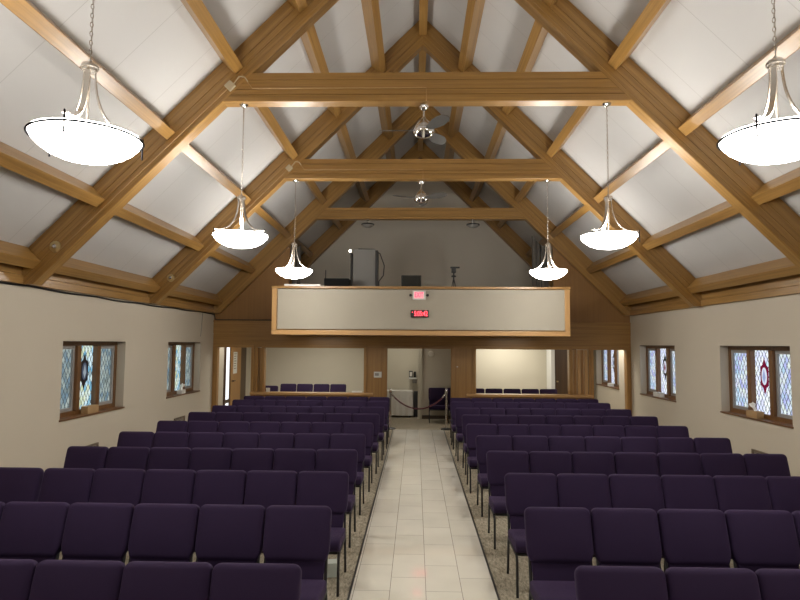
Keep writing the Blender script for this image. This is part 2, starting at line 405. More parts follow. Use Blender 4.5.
# purlins, one per bay
def purlin_mesh(L):
    return MB().box(0, L, -.075, .075, 0, .278, .008, 2).mesh('purlin', M['oak'])
def ridge_mesh(L):
    return MB().box(0, L, -.08, .08, 0, .33, .008, 2).mesh('purlin', M['oak'])
BAY = ['ahead of the nearest tie beam', 'between first and second tie beams', 'between second and third tie beams', 'behind the third tie beam']
ORD = ['ridge', 'first', 'second', 'third', 'fourth', 'fifth', 'lowest']
PX = [0, .79, 1.67, 2.54, 3.45, 4.38, 5.22]
for b in range(4):
    y0, y1 = TY[b] + W, TY[b + 1] - W
    pm, rm = purlin_mesh(y1 - y0), ridge_mesh(y1 - y0)
    for k, x in enumerate(PX):
        if b == 0 and k < 2: continue
        for s in ((1, -1) if k else (1,)):
            side = 'right' if s > 0 else 'left'
            if k == 0:
                o = link('ridge_purlin', rm, None, (0, y0, 8.34)); o.rotation_euler = (0, 0, PI / 2)
                tag(o, f'oak ridge beam along the roof peak, {BAY[b]}', 'beam', 'roof purlins'); continue
            o = link('purlin', pm)
            c = math.sqrt(.5); X = Vector((0, 1, 0)); Z = Vector((s * c, 0, c)); Yv = Z.cross(X)
            m = Matrix((X, Yv, Z)).transposed().to_4x4(); xs = x - (.04 if s > 0 else 0); m.translation = Vector((s * xs, y0, 8.355 - xs))
            o.matrix_world = m
            where = 'lowest on' if k == 6 else f'{ORD[k]} below the ridge on'
            tag(o, f'oak purlin {where} {side} slope, {BAY[b]}', 'beam', 'roof purlins')

# ------------------------------------------------------------------ panelled end wall (Y = 16)
def px(u, Y=16.0): return (u - 415.7) / 610 * Y - .10
yb0, yb1 = 15.98, 16.12
OP = {'hall': (-5.33, -4.42), 'left': (-4.08, -1.46), 'door': (-.86, .81), 'right': (1.45, 3.86), 'side': (4.48, 5.33)}
posts = [(-HW, -5.33), (-4.42, -4.30), (-1.46 , -.86), (.81, 1.45), (4.36, 4.48), (5.33, HW)]
mb = MB()
for a, b in posts: mb.box(a, b, yb0, yb1, 0, 2.0)
structure(mb.build('wall_back', M['oak_z']))
mb = MB(); mb.box(-HW, HW, yb0, yb1, 2.0, 2.335); mb.box(-HW, HW, yb0 - .012, yb1, 2.355, 2.66); mb.box(-HW, HW, yb0 - .035, yb1, 2.66, 2.70, .005)
mb.box(-HW, HW, yb0 + .02, yb1, 2.33, 2.36)
structure(mb.build('wall_back_header', M['oak_xw']))
mb = MB()
for s in (-1, 1):
    e = s * 3.48
    mb.prism([(e, 2.69), (s * HW, 2.69), (s * HW, DK - HW), (e, DK - 3.48)], yb0 + .02, yb1, 'Y')
structure(mb.build('wall_back_gable', M['oak_gable']))
mb = MB(); mb.box(-4.42, -1.3, yb0 + .03, yb1, 0, .77); mb.box(1.3, 4.48, yb0 + .03, yb1, 0, .77)
structure(mb.build('wall_back_dado', M['oak_z']))
n = 7
for nm, a, b in (('l', -4.42, -1.22), ('r', 1.20, 4.44)):
    structure(MB().box(a, b, yb0 - .13, yb1 + .06, .77, .835, .012).build(f'trim_{n}', M['oak_light'])); n += 1
# casings round the openings
for key, (a, b) in OP.items():
    z0 = 0 if key in ('hall', 'door', 'side') else .835
    mb = MB()
    mb.box(a - .07, a + .005, yb0 - .028, yb1 + .02, z0, 1.99, .004); mb.box(b - .005, b + .07, yb0 - .028, yb1 + .02, z0, 1.99, .004)
    if key == 'hall': pass
    structure(mb.build(f'trim_{n}', M['oak_z'])); n += 1
    structure(MB().box(a - .07, b + .07, yb0 - .028, yb1 + .02, 1.99, 2.07, .006).build(f'trim_{n}', M['oak_xw'])); n += 1

# folded oak accordion partitions stacked at the sides of the two wide openings
def folded(name, label, x0, w, nn, z0, z1, y0, m, m2, zt=None):
    t = thing(name, label, 'folding partition', (x0, y0, z0), 'folded partitions')
    for k in range(nn):
        xa = k * w / nn; xb = xa + w / nn * .8
        dy = .05 if k % 2 else 0
        top = z1 if zt is None else zt(x0 + xa)
        top2 = z1 if zt is None else zt(x0 + xb)
        MB().prism([(xa, 0), (xb, 0), (xb, top2 - z0), (xa, top - z0)], dy, dy + .10, 'Y').build('partition_leaf', m if k % 2 == 0 else m2, t)
    return t
folded('folding_partition', 'stacked oak accordion partition between left hall doorway and wide opening', -4.30, .22, 4, .835, 1.99, 16.0, M['oak_door'], M['oak_z'])
folded('folding_partition', 'stacked oak accordion partition at the far right of the right wide opening', 3.90, .46, 5, .835, 1.99, 16.0, M['oak_light_z'], M['oak_door'])
folded('folding_partition', 'grey folded partition beside the loft opening, behind the far left lamp', -3.46, .22, 2, 2.62, 4.9, 16.3, M['grey_fold'], M['grey_fold'], lambda x: 8.05 - abs(x) - .02)
folded('folding_partition', 'grey folded partition beside the loft opening, behind the far right lamp', 3.00, .46, 4, 2.62, 4.9, 16.3, M['grey_fold'], M['grey_fold'], lambda x: 8.05 - abs(x) - .02)

# vestibule behind the central doorway and the rooms on either side
structure(MB().box(-1.40, -1.30, 16.12, 18.4, 0, 2.5).build('partition_left', M['cream']))
structure(MB().box(-1.40, .03, 18.4, 18.5, 0, 2.5).build('wall_vestibule', M['cream']))
structure(MB().box(.03, 1.36, 17.5, 18.5, 0, 2.5).build('wall_closet', M['wall']))
structure(MB().box(1.28, 1.36, 16.12, 17.5, 0, 2.5).build('partition_right', M['cream']))
structure(MB().box(-.05, .07, 17.44, 17.5, 0, 2.5, .006).build(f'trim_{n}', M['cream'])); n += 1
structure(MB().box(.07, 1.28, 17.475, 17.5, 0, .10).build('baseboard_right', M['baseboard']))
structure(MB().box(-1.30, 0, 18.375, 18.4, 0, .10).build('baseboard_left', M['baseboard']))
# hall side: sidelight and the oak door on the left wall beyond the doorway
structure(MB().box(-HW, -HW + .03, 17.0, 17.34, .05, 2.06).build('window_6', M['daylight']))
mb = MB(); mb.box(-HW, -HW + .05, 16.94, 17.0, 0, 2.1); mb.box(-HW, -HW + .05, 17.34, 17.40, 0, 2.1); mb.box(-HW, -HW + .05, 17.0, 17.34, .42, .52)
structure(mb.build(f'trim_{n}', M['dark_wood'])); n += 1
d = structure(MB().box(-HW, -HW + .06, 17.42, 18.40, .01, 2.05).build('door_1', M['oak_door']))
nb = MB().box(-HW + .06, -HW + .066, 17.62, 17.98, 1.22, 1.84).build('notice', M['paper'], d)
mb = MB()
for k in range(7): mb.box(-HW + .066, -HW + .0675, 17.66, 17.66 + .24 - .03 * (k % 3), 1.78 - .07 * k, 1.80 - .07 * k)
mb.build('notice_lines', M['grille'], nb)
MB().tube([(-HW + .06, 17.50, 1.02), (-HW + .12, 17.50, 1.02), (-HW + .12, 17.64, 1.02)], .014, 8).build('handle', M['black_metal'], d)
structure(MB().box(-HW, -HW + .05, 18.40, 19.0, 0, 2.1).build(f'trim_{n}', M['dark_wood'])); n += 1
# dark door at the back of the right hand room
d = structure(MB().box(4.15, 4.80, 18.9, 18.95, .01, 2.2).build('door_2', M['dark_wood']))
MB().box(4.03, 4.14, 18.86, 19.54, 0, 2.5).build('jamb', M['white_plastic'], d)
MB().lathe([(0, -.03), (.03, -.02), (.03, .02), (0, .03)], (4.22, 18.88, 1.0)).build('handle', M['brass'], d)

# ------------------------------------------------------------------ side windows
def window(idx, s, ya, yb, glass, center, medal, mcol):
    xi = s * HW; w = structure(bpy.data.objects.new(f'window_{idx}', None)); COL.objects.link(w); w.location = (xi, ya, ZS)
    L = yb - ya; H = ZH - ZS; sx = s
    def bx(mb, d0, d1, y0, y1, z0, z1, bev=.004):
        a, b = sorted((sx * d0, sx * d1)); return mb.box(a, b, y0, y1, z0, z1, bev)
    mb = MB(); f = .075; r = .15
    bx(mb, r, r + .09, 0, f, 0, H); bx(mb, r, r + .09, L - f, L, 0, H); bx(mb, r, r + .09, f, L - f, H - f, H); bx(mb, r, r + .09, f, L - f, 0, f)
    mb.build('frame', M['window_wood'], w)
    bx(MB(), -.02, r + .02, -.02, L + .02, -.022, 0.004, .005).build('sill', M['sill_wood'], w)
    bx(MB(), .01, r, 0, L, H - .012, H, .003).build('head_shadow_strip', M['dark_wood'], w)  # thin dark strip stands in for the shadow line under the head
    pw = (L - 2 * f) / 3
    for k in (1, 2):
        y = f + pw * k
        bx(MB(), r - .03, r + .09, y - .055, y + .055, f, H - f).build('mullion', M['window_wood'], w)
    for k in range(3):
        y0 = f + pw * k + (.055 if k else 0); y1 = f + pw * (k + 1) - (.055 if k < 2 else 0)
        if k != 1:   # grey inner sash on the two side lights
            mb = MB(); q = .055
            bx(mb, r + .015, r + .05, y0, y0 + q, f, H - f); bx(mb, r + .015, r + .05, y1 - q, y1, f, H - f)
            bx(mb, r + .015, r + .05, y0 + q, y1 - q, f, f + q); bx(mb, r + .015, r + .05, y0 + q, y1 - q, H - f - q, H - f)
            mb.build('sash', M['grey_metal'], w)
        p = bx(MB(), r + .055, r + .065, y0, y1, f, H - f, 0).build('pane', M[center if k == 1 else glass], w)
        if k == 1 and medal:
            yc = (y0 + y1) / 2; zc = H * .58
            def hexa(a, b): return [(yc, zc + b), (yc + a * .45, zc + b * .62), (yc + a, zc + b * .5), (yc + a, zc - b * .5), (yc + a * .45, zc - b * .62), (yc, zc - b), (yc - a * .45, zc - b * .62), (yc - a, zc - b * .5), (yc - a, zc + b * .5), (yc - a * .45, zc + b * .62)]
            a0, a1 = sorted((sx * (r + .050), sx * (r + .055))); md = MB().prism(hexa(.115, .30), a0, a1, 'X').build('medallion', M[mcol[0]], p)
            a0, a1 = sorted((sx * (r + .046), sx * (r + .050)))
            MB().prism([(yc + .075 * math.cos(t * PI / 8), zc + .145 * math.sin(t * PI / 8)) for t in range(16)], a0, a1, 'X').build('medallion_glass', M[mcol[1]], md)
            a0, a1 = sorted((sx * (r + .042), sx * (r + .046)))
            mb = MB(); mb.prism([(yc, zc + .11), (yc + .045, zc - .02), (yc, zc - .11), (yc - .045, zc - .02)], a0, a1, 'X')
            mb.build('medallion_mark', M[mcol[2]], md)
    # unseen black board behind the glass, keeps daylight out of the niche
    bx(MB(), .26, .32, -.05, L + .05, -.05, H + .05, 0).build('light_block_board', M['black'], w)
    return w
window(1, -1, *WIN[0], 'glass_dim', 'glass_mid', True, ('lead', 'medal_grey', 'medal_dull'))
window(2, -1, *WIN[1], 'glass_dim', 'glass_mid', False, None)
window(3, 1, *WINR[0], 'glass_bright', 'glass_white', True, ('medal_red', 'medal_pale', 'medal_blue'))
window(4, 1, *WINR[1], 'glass_bright', 'glass_white', True, ('lead', 'medal_pale', 'medal_red'))
window(5, 1, *WINR[2], 'glass_bright', 'glass_white', True, ('lead', 'medal_pale', 'medal_grey'))

# ------------------------------------------------------------------ chairs
def round_poly(w0, w1, z0, z1, r0, r1, taper=0.0, seg=5):
    """outline in x,z: half width w1 above, narrowing to w0 at the bottom over `taper`"""
    pts = []
    def arc(cx, cz, r, a0, a1):
        for i in range(seg + 1):
            a = a0 + (a1 - a0) * i / seg; pts.append((cx + r * math.cos(a), cz + r * math.sin(a)))
    arc(w0 - r0, z0 + r0, r0, -PI / 2, -PI / 8)
    if taper: pts.append((w1, z0 + taper)); pts.append((w1, z0 + taper + .05))
    arc(w1 - r1, z1 - r1, r1, 0, PI / 2); arc(-w1 + r1, z1 - r1, r1, PI / 2, PI)
    if taper: pts.append((-w1, z0 + taper + .05)); pts.append((-w1, z0 + taper))
    arc(-w0 + r0, z0 + r0, r0, PI + PI / 8, 1.5 * PI)
    return pts
def chair_proto():
    t = thing('church_chair', 'x', 'chair', (0, 0, 0), 'x')
    tilt = Matrix.Translation((0, .255, .40)) @ Matrix.Rotation(-math.radians(17), 4, 'X')
    rings = []
    z0, z1, NZ, NK = .125, .516, 26, 40
    for i in range(NZ + 1):
        q = .5 - .5 * math.cos(PI * i / NZ); z = z0 + (z1 - z0) * q
        w = .2385 - .030 * max(0, 1 - (z - z0) / .095) ** 1.5
        e1, e0 = (z1 - z) / .048, (z - z0) / .026
        if e1 < 1: w -= .048 * (1 - math.sqrt(max(0, 1 - (1 - e1) ** 2)))
        if e0 < 1: w -= .026 * (1 - math.sqrt(max(0, 1 - (1 - e0) ** 2)))
        d = .044; f1, f0 = (z1 - z) / .030, (z - z0) / .030
        if f1 < 1: d *= .12 + .88 * math.sqrt(max(0, 1 - (1 - f1) ** 2))
        if f0 < 1: d *= .12 + .88 * math.sqrt(max(0, 1 - (1 - f0) ** 2))
        ring = []
        for k in range(NK):
            a = 2 * PI * k / NK; c, sn = math.cos(a), math.sin(a)
            x = w * math.copysign(abs(c) ** .28, c); y = d * math.copysign(abs(sn) ** .42, sn)
            if y < 0: y -= .020 * math.sin(PI * q) ** .8 * (1 - (x / .25) ** 4) * (-y / .044)
            ring.append(tilt @ Vector((x, y, z)))
        rings.append(ring)
    mb = MB(); b = bmesh.new(); V = [[b.verts.new(p) for p in r] for r in rings]
    for A, B in zip(V, V[1:]):
        for k in range(NK): b.faces.new((A[k], A[(k + 1) % NK], B[(k + 1) % NK], B[k]))
    b.faces.new(V[0][::-1]); b.faces.new(V[-1]); bmesh.ops.recalc_face_normals(b, faces=b.faces); mb._merge(b)
    mb.build('back_cushion', M['fabric'], t, smooth=50)
    MB().prism(round_poly(.205, .212, -.02, .20, .02, .02), -.022, .020, 'Y', .012, 3, tilt).build('lumbar_panel', M['fabric'], t, smooth=50)
    # seat: side outline extruded across, soft edges
    side = [(-.245, .375), (-.215, .355), (.20, .345), (.225, .365), (.225, .415), (.20, .432), (.05, .437), (-.12, .452), (-.20, .458), (-.235, .447), (-.252, .42)]
    MB().prism(side, -.236, .236, 'X', .022, 4).build('seat', M['fabric_seat'], t, smooth=50)
    mb = MB(); mb.box(-.215, .215, -.21, .205, .328, .35, .006)
    for s in (-1, 1): mb.tube([(s * .226, -.21, .335), (s * .226, .25, .335)], .011, 6)
    mb.build('seat_frame', M['black_metal'], t)
    for s in (-1, 1):
        mb = MB().tube([(s * .226, -.205, .345), (s * .226, -.232, .30), (s * .226, -.245, 0.0)], .0115, 6)
        mb.build('leg', M['black_metal'], t)
        mb = MB().tube([(s * .215, .335, .62), (s * .220, .25, .36), (s * .224, .262, .30), (s * .226, .30, 0.0)], .0115, 6)
        mb.build('leg', M['black_metal'], t)
    return t
chair = chair_proto(); first = [True]
def put(x, y, label, group, rz=0.0):
    if first[0]:
        first[0] = False; KIDS[chair] = [(c, list(c.children)) for c in chair.children]
        chair.location = (x, y, 0); chair.rotation_euler = (0, 0, rz); chair['label'] = label; chair['group'] = group; return chair
    return dup(chair, (x, y, 0), rz, label, group)
NUM = ['first', 'second', 'third', 'fourth', 'fifth', 'sixth', 'seventh', 'eighth', 'ninth', 'tenth']
YT = [3.50, 4.72, 5.94, 7.15, 8.34, 9.52, 10.75, 11.90, 13.14, 14.08]
XL = [-.735, -.735, -.74, -.772, -.78, -.757, -.735, -.70, -.68, -.70]
XR = [.767, .703, .733, .70, .696, .66, .694, .647, .64, .67]
PL = [.4935, .498, .4895, .4845, .481, .481, .480, .480, .480, .480]
PR = [.492, .495, .489, .4845, .481, .481, .480, .480, .480, .480]
DL = [-.045, -.055, -.035, -.02, 0, 0, 0, 0, 0, 0]
for r in range(10):
    row = 'front row' if r == 0 else ('rearmost row' if r == 9 else f'{NUM[r]} row from front')
    for k in range(7):
        pos = 'at the aisle end' if k == 0 else ('at the wall end' if k == 6 else f'{NUM[k]} from aisle')
        jit = lambda: random.uniform(-.0012, .0012)
        gap = .022 if (r == 2 and k == 6) else 0
        c1 = put(XL[r] - PL[r] * (k + .5) - gap + jit(), YT[r] + DL[r] - .405 + jit(), f'purple padded chair {pos}, {row}, left of aisle', 'purple chairs left of the aisle', random.uniform(-.003, .003))
        c2 = put(XR[r] + PR[r] * (k + .5) + jit(), YT[r] - .405 + jit(), f'purple padded chair {pos}, {row}, right of aisle', 'purple chairs right of the aisle', random.uniform(-.003, .003))
        c1.scale = (1.03 if r < 2 else 1.015 if r == 2 else 1, 1, 1); c2.scale = (1.02 if r < 3 else 1, 1, 1)
# chairs in the rooms behind the end wall
for k in range(4):
    put(-3.93 + .50 * k, 18.0, f'purple chair seen through the left wide opening, {["leftmost", "second from left", "second from right", "rightmost"][k]} of four tall backs', 'chairs behind the left opening')
put(-4.28, 17.1, 'lower purple chair at the left edge of the left wide opening', 'chairs behind the left opening')
for k in range(5):
    put(1.56 + .50 * k, 16.72, f'purple chair top showing over the right ledge, {["leftmost", "second from left", "middle", "second from right", "rightmost"][k]} of five', 'chairs behind the right opening')
put(.49, 16.85, 'single purple chair inside the central doorway, behind the red rope', 'chairs in the doorway')
put(1.0, 16.85, 'purple chair half hidden by the right jamb of central doorway', 'chairs in the doorway')

# ------------------------------------------------------------------ pendant lamps
def pendant_proto(chain):
    t = thing('pendant_lamp', 'x', 'lamp', (0, 0, 0), 'bowl pendant lamps')
    R = .365
    prof = [(0, -.160), (.09, -.155), (.18, -.138), (.255, -.106), (.315, -.064), (.35, -.026), (R, .004), (R + .003, .016)]
    inner = [(r * .97, z + .012) for r, z in reversed(prof[:-1])]
    MB().lathe(prof + inner, (0, 0, 0), 48).build('bowl', M['lamp_glass'], t, smooth=60)
    MB().tube([((R + .009) * math.cos(a * PI / 24), (R + .009) * math.sin(a * PI / 24), .000) for a in range(48)], .0085, 8, closed=True).build('rim_ring', M['dark_metal'], t, smooth=60)
    MB().lathe([(0, .585), (.012, .58), (.016, .565), (.05, .55), (.062, .53), (.062, .517), (.05, .515), (.05, .495), (0, .495)], (0, 0, 0), 24).build('top_cap', M['nickel'], t, smooth=40)
    MB().tube([(0, 0, .50), (0, 0, -.16)], .008, 8).build('centre_rod', M['nickel'], t)
    for k in range(3):
        a = k * 2 * PI / 3 + .17
        ca, sa = math.cos(a), math.sin(a); pts = []
        for i in range(17):
            q = i / 16
            p = Vector((.042 * (1 - q) ** 3 + 3 * .045 * q * (1 - q) ** 2 + 3 * .15 * q * q * (1 - q) + .375 * q ** 3, .52 * (1 - q) ** 3 + 3 * .22 * q * (1 - q) ** 2 + 3 * .05 * q * q * (1 - q) + .06 * q ** 3))
            pts.append(p)
        grid = []
        for p in pts:
            grid.append([(p.x * ca - e * sa, p.x * sa + e * ca, p.y) for e in (-.019, .019)])
        arm = MB().sheet(grid, .010).build('arm', M['nickel'], t)
        MB().tube([(.378 * ca, .378 * sa, .072), (.378 * ca, .378 * sa, -.085)], .0065, 8).build('pin', M['dark_metal'], arm)
    ztop = 5.39 - 3.555
    c = MB().lathe([(0, ztop), (.062, ztop), (.062, ztop - .012), (.045, ztop - .03), (.012, ztop - .045), (0, ztop - .045)], (0, 0, 0), 24).build('ceiling_canopy', M['chrome'], t, smooth=40)
    if chain:
        mb = MB(); z = .585; i = 0
        while z < ztop - .05:
            a = 0 if i % 2 else PI / 2
            mb.tube([(.010 * math.cos(q * PI / 4) * math.cos(a), .010 * math.cos(q * PI / 4) * math.sin(a), z + .021 + .021 * math.sin(q * PI / 4)) for q in range(8)], .0028, 5, closed=True)
            z += .034; i += 1
        mb.tube([(.004, 0, .56), (.007, .004, 1.0), (.004, -.004, ztop - .04)], .0025, 5)
        mb.build('chain', M['nickel'], t)
    return t
LAMPS = [(-2.47, TY[0], 'bowl pendant lamp nearest the viewer, beside the left wall'), (2.39, TY[0], 'bowl pendant lamp nearest the viewer, beside the right wall'),
         (-2.50, TY[1], 'bowl pendant lamp hanging from the left end of nearest tie beam'), (2.46, TY[1], 'bowl pendant lamp hanging from the right end of nearest tie beam'),
         (-2.55, TY[2], 'small looking bowl pendant lamp in front of left end of balcony'), (2.49, TY[2], 'small looking bowl pendant lamp in front of right end of balcony'),
         (-2.45, .25, 'added unseen bowl pendant lamp behind the viewpoint, left side, lighting the near rows'), (2.45, .25, 'added unseen bowl pendant lamp behind the viewpoint, right side, lighting the near rows')]  # this last pair is unseen, added to light the near chair rows
pend = pendant_proto(True)
for i, (x, y, lab) in enumerate(LAMPS):
    if i == 0:
        KIDS[pend] = [(c, list(c.children)) for c in pend.children]; o = pend; o.location = (x, y, 3.555); o.rotation_euler = (0, 0, .5); o['label'] = lab
    else: dup(pend, (x, y, 3.555), (.5, -.5, -.5, -.5, .3, .3, 0, 0)[i], lab)
    ld = bpy.data.lights.new('lamp_light', 'POINT'); ld.energy = 38; ld.color = (1.0, .965, .91); ld.shadow_soft_size = .12
    lo = bpy.data.objects.new('lamp_light', ld); COL.objects.link(lo); lo.location = (x, y, 3.66)

# ------------------------------------------------------------------ ceiling fans
def fan(y, rz, label):
    t = thing('ceiling_fan', label, 'ceiling fan', (-.02, y, 5.39), 'ceiling fans', rz)
    MB().lathe([(0, 0), (.05, 0), (.062, -.02), (.06, -.055), (.035, -.085), (.015, -.10), (0, -.10)], (0, 0, 0), 24).build('ceiling_canopy', M['chrome'], t, smooth=40)
    MB().tube([(0, 0, -.09), (0, 0, -.27)], .013, 10).build('downrod', M['nickel'], t, smooth=60)
    MB().lathe([(0, -.235), (.018, -.24), (.03, -.27), (.075, -.31), (.115, -.36), (.135, -.40), (.135, -.42), (0, -.42)], (0, 0, .06), 32).build('motor_housing', M['nickel'], t, smooth=40)
    MB().lathe([(0, -.415), (.138, -.418), (.148, -.44), (.142, -.47), (.115, -.505), (.07, -.53), (.02, -.54), (0, -.54)], (0, 0, .06), 32).build('light_bowl', M['chrome'], t, smooth=40)
    for k in range(3):
        a = PI + k * 2 * PI / 3
        out = [(.10, -.035), (.20, -.055), (.33, -.085), (.46, -.090), (.56, -.065), (.61, -.01), (.60, .035), (.53, .065), (.40, .085), (.25, .070), (.10, .035)]
        Mx = Matrix.Rotation(a, 4, 'Z') @ Matrix.Translation((0, 0, -.375)) @ Matrix.Rotation(math.radians(-20), 4, 'X')
        MB().prism(out, -.005, .005, 'Z', 0, 2, Mx).build('blade', M['blade'], t)
    return t
fan(TY[1], 0.0, 'grey ceiling fan with three blades under the nearest tie beam')
fan(TY[2], .42, 'smaller looking ceiling fan under the second tie beam')

# raceways, boxes and round fixtures on the trusses
for i, nm in ((1, 'nearest'), (2, 'second')):
    yf = TY[i] - W
    c = math.sqrt(.5)
    def rp(x, d=.275): return (-x, yf - .007, TR - x - d / c)
    mb = MB().tube([rp(4.95), rp(2.50)], .0075, 4)
    mb.tube([rp(2.50), (-2.36, yf - .007, 5.57), (.01, yf - .007, 5.57), (.01, yf - .007, 5.39)], .0075, 4)
    tag(mb.build('cable_raceway', M['raceway']), f'thin tan cable cover running along the {nm} truss and tie beam', 'cable cover', 'cable covers')
    t = thing('junction_box', f'small beige box where {nm} tie beam meets left rafter', 'junction box', rp(2.66, .275), 'truss boxes')
    Mx = Matrix.Rotation(-PI / 4, 4, 'Y')
    MB().box(-.055, .055, -.035, .008, -.055, .055, .005, 2, Mx).build('box_body', M['beige_plastic'], t)
    MB().tube([(.05, -.01, .03), (.12, -.02, .13), (.20, -.015, .12), (.24, -.005, .06)], .007, 6).build('cable', M['beige_plastic'], t)
    p = rp(4.98, .20)
    t = thing('wall_speaker', f'round brass fixture low on the left rafter of the {nm} truss', 'round fixture', (p[0], yf, p[2]), 'round brass fixtures')
    Rx = Matrix.Rotation(PI / 2, 4, 'X')
    MB().lathe([(0, 0), (.078, 0), (.075, .014), (.055, .020), (0, .022)], (0, 0, 0), 24, Rx).build('plate', M['brass'], t, smooth=40)
    MB().lathe([(0, .02), (.028, .022), (.03, .04), (.018, .055), (0, .058)], (0, 0, 0), 16, Rx).build('knob', M['chrome'], t, smooth=40)

# ------------------------------------------------------------------ balcony and loft
BY = 13.5
t = thing('balcony_front', 'cream balcony front with pale oak border, carrying the exit sign', 'balcony', (0, BY, 2.30), 'loft')
MB().box(-3.20, 3.16, 0, .05, .13, 1.02).build('front_panel', M['panel'], t)
MB().box(-3.33, 3.28, -.05, .12, 1.03, 1.085, .008).build('cap_rail', M['oak_xw'], t)
MB().box(-3.32, 3.27, -.03, .08, 0, .105, .008).build('border_board', M['oak_light'], t)
for a in (-3.32, 3.16): MB().box(a, a + .11, -.028, .08, .105, 1.03, .008).build('border_board', M['oak_light_z'], t)
for a in (-3.32, 3.21): MB().box(a, a + .06, .08, 2.5, .02, 1.03).build('side_panel', M['oak_y'], t)
MB().box(-3.26, 3.21, .08, 2.5, .02, .16).build('deck', M['oak_xw'], t)

t = thing('exit_sign', 'lit red EXIT sign with white housing on the balcony front', 'exit sign', (-.045, BY, 3.19))
MB().box(-.145, .145, -.045, 0, -.10, .10, .008).build('housing', M['white_plastic'], t)
fc = MB().box(-.115, .10, -.048, -.044, -.075, .075).build('lit_face', M['red_face'], t)
text('EXIT', .15, M['red_glow'], t, (-.005, -.051, 0), sx=.62, bold=.002)
for s in (-1, 1):
    MB().tube([(s * .14, -.02, 0), (s * .20, -.02, 0)], .010, 8).tube([(s * .19, -.05, 0), (s * .19, .0, 0)], .03, 10).build('side_bracket', M['black'], t)
t = thing('wall_clock', 'black digital clock with red digits below the exit sign', 'clock', (-.03, BY, 2.775))
MB().box(-.20, .20, -.05, 0, -.075, .085, .006).build('housing', M['black'], t)
text('5:05:42', .155, M['red_digit'], t, (.025, -.053, .003), 'digits', sx=.66)
MB().box(-.17, -.155, -.053, -.05, .03, .045).build('indicator', M['red_digit'], t)

# things in the loft
def at(u, v, Y): return ((u - 415.7) / 610 * Y - .115, Y, 2.11 + (344.1 - v - .007 * (u - 400)) / 610 * Y)
zc = 3.385
x0, _, _ = at(352, 0, 15.2); x1, _, zt = at(377, 249, 15.2)
t = thing('equipment_cabinet', 'grey upright cabinet standing in the dark loft behind the balcony', 'cabinet', ((x0 + x1) / 2, 15.2, 2.46))
w = (x1 - x0) / 2; H = zt - 2.46
MB().box(-w, w - .06, 0, .4, 0, H, .012).build('body', M['cabinet'], t)
MB().box(w - .06, w, .03, .4, 0, H - .02, .008).build('side_edge', M['black'], t)
MB().box(-w - .07, -w - .03, .05, .3, 0, H - .08, .004).build('stand_post', M['black'], t)
MB().box(w - .24, w - .20, -.006, 0, .98, 1.03).build('latch', M['black'], t)
MB().tube([(w - .5, .1, H + .02), (w - .1, .1, H + .01), (w + .05, .1, H - .10), (w + .16, .1, H - .40), (w + .14, .1, H - .65), (w + .03, .1, H - .80), (w + .03, .1, H - 1.0)], .014, 6).build('cable', M['black'], t)
lx, _, lz = at(349, 251, 14.15)
t = thing('gooseneck_lamp', 'small lit gooseneck lamp glowing beside the grey loft cabinet', 'lamp', (lx, 14.15, 2.46))
MB().lathe([(0, 0), (.09, 0), (.09, .02), (.02, .03), (0, .03)]).build('base', M['black'], t)
MB().tube([(.04, 0, .02), (.04, 0, .9), (.02, 0, lz - 2.46 - .18), (0, 0, lz - 2.46 - .03)], .012, 8).build('stem', M['black'], t)
MB().lathe([(0, .035), (.015, .02), (.024, 0), (.015, -.02), (0, -.035)], (0, 0, lz - 2.46), 16).build('bulb', M['bulb'], t, smooth=60)
xa = at(323, 0, 14.4)[0]; xb = at(348, 0, 14.4)[0]
t = thing('sound_desk', 'low dark desk edge left of the grey loft cabinet', 'desk', (xa, 14.4, 2.46))
L = xb - xa
MB().box(0, L, 0, .6, .85, 1.20, .01).build('desk_body', M['matte_black'], t)
MB().box(0, .03, 0, .6, 0, .85).build('leg', M['black'], t); MB().box(L - .03, L, 0, .6, 0, .85).build('leg', M['black'], t)
MB().tube([(.03, .05, 1.20), (.03, .05, 1.40)], .012, 6).build('post', M['black'], t)
xa = at(284, 0, 13.62)[0]; xb = at(320, 0, 13.62)[0]
tag(MB().box(xa, xb, 13.5, 13.58, 3.387, 3.43, .004).build('paper_tray', M['white_plastic']), 'long pale tray lying on the balcony rail below the far left lamp', 'tray')
a = at(401, 0, 14.2); b = at(421, 275, 14.2)
t = thing('monitor', 'black screen peeking over the balcony rail above the exit sign', 'monitor', ((a[0] + b[0]) / 2, 14.2, 2.46))
w = (b[0] - a[0]) / 2
MB().box(-w, w, 0, .05, 1.0 - .35 + .05, b[2] - 2.46, .006).build('casing', M['black'], t)
MB().box(-w + .02, w - .02, -.003, 0, .74, b[2] - 2.48).build('screen', M['screen'], t)
MB().box(-.03, .03, .01, .06, .02, .75).build('stand', M['black'], t); MB().box(-.14, .14, -.06, .14, 0, .02).build('foot', M['black'], t)
c = at(453.5, 266, 14.3)
t = thing('video_camera', 'small black camera on a tripod behind the balcony rail', 'camera', (c[0], 14.3, 2.46))
hz = c[2] - 2.46
for k in range(3):
    an = k * 2 * PI / 3 + .5; MB().tube([(0, 0, hz - .26), (.30 * math.cos(an), .30 * math.sin(an), 0)], .012, 6).build('tripod_leg', M['black'], t)
MB().tube([(0, 0, hz - .28), (0, 0, hz - .12)], .018, 8).lathe([(0, hz - .25), (.06, hz - .24), (.05, hz - .21), (0, hz - .20)]).build('tripod_head', M['black'], t)
MB().box(-.05, .05, -.10, .10, hz - .14, hz - .03, .01).build('camera_body', M['black'], t)
MB().box(-.08, .14, -.03, .03, hz - .035, hz, .006).build('camera_screen', M['black'], t)
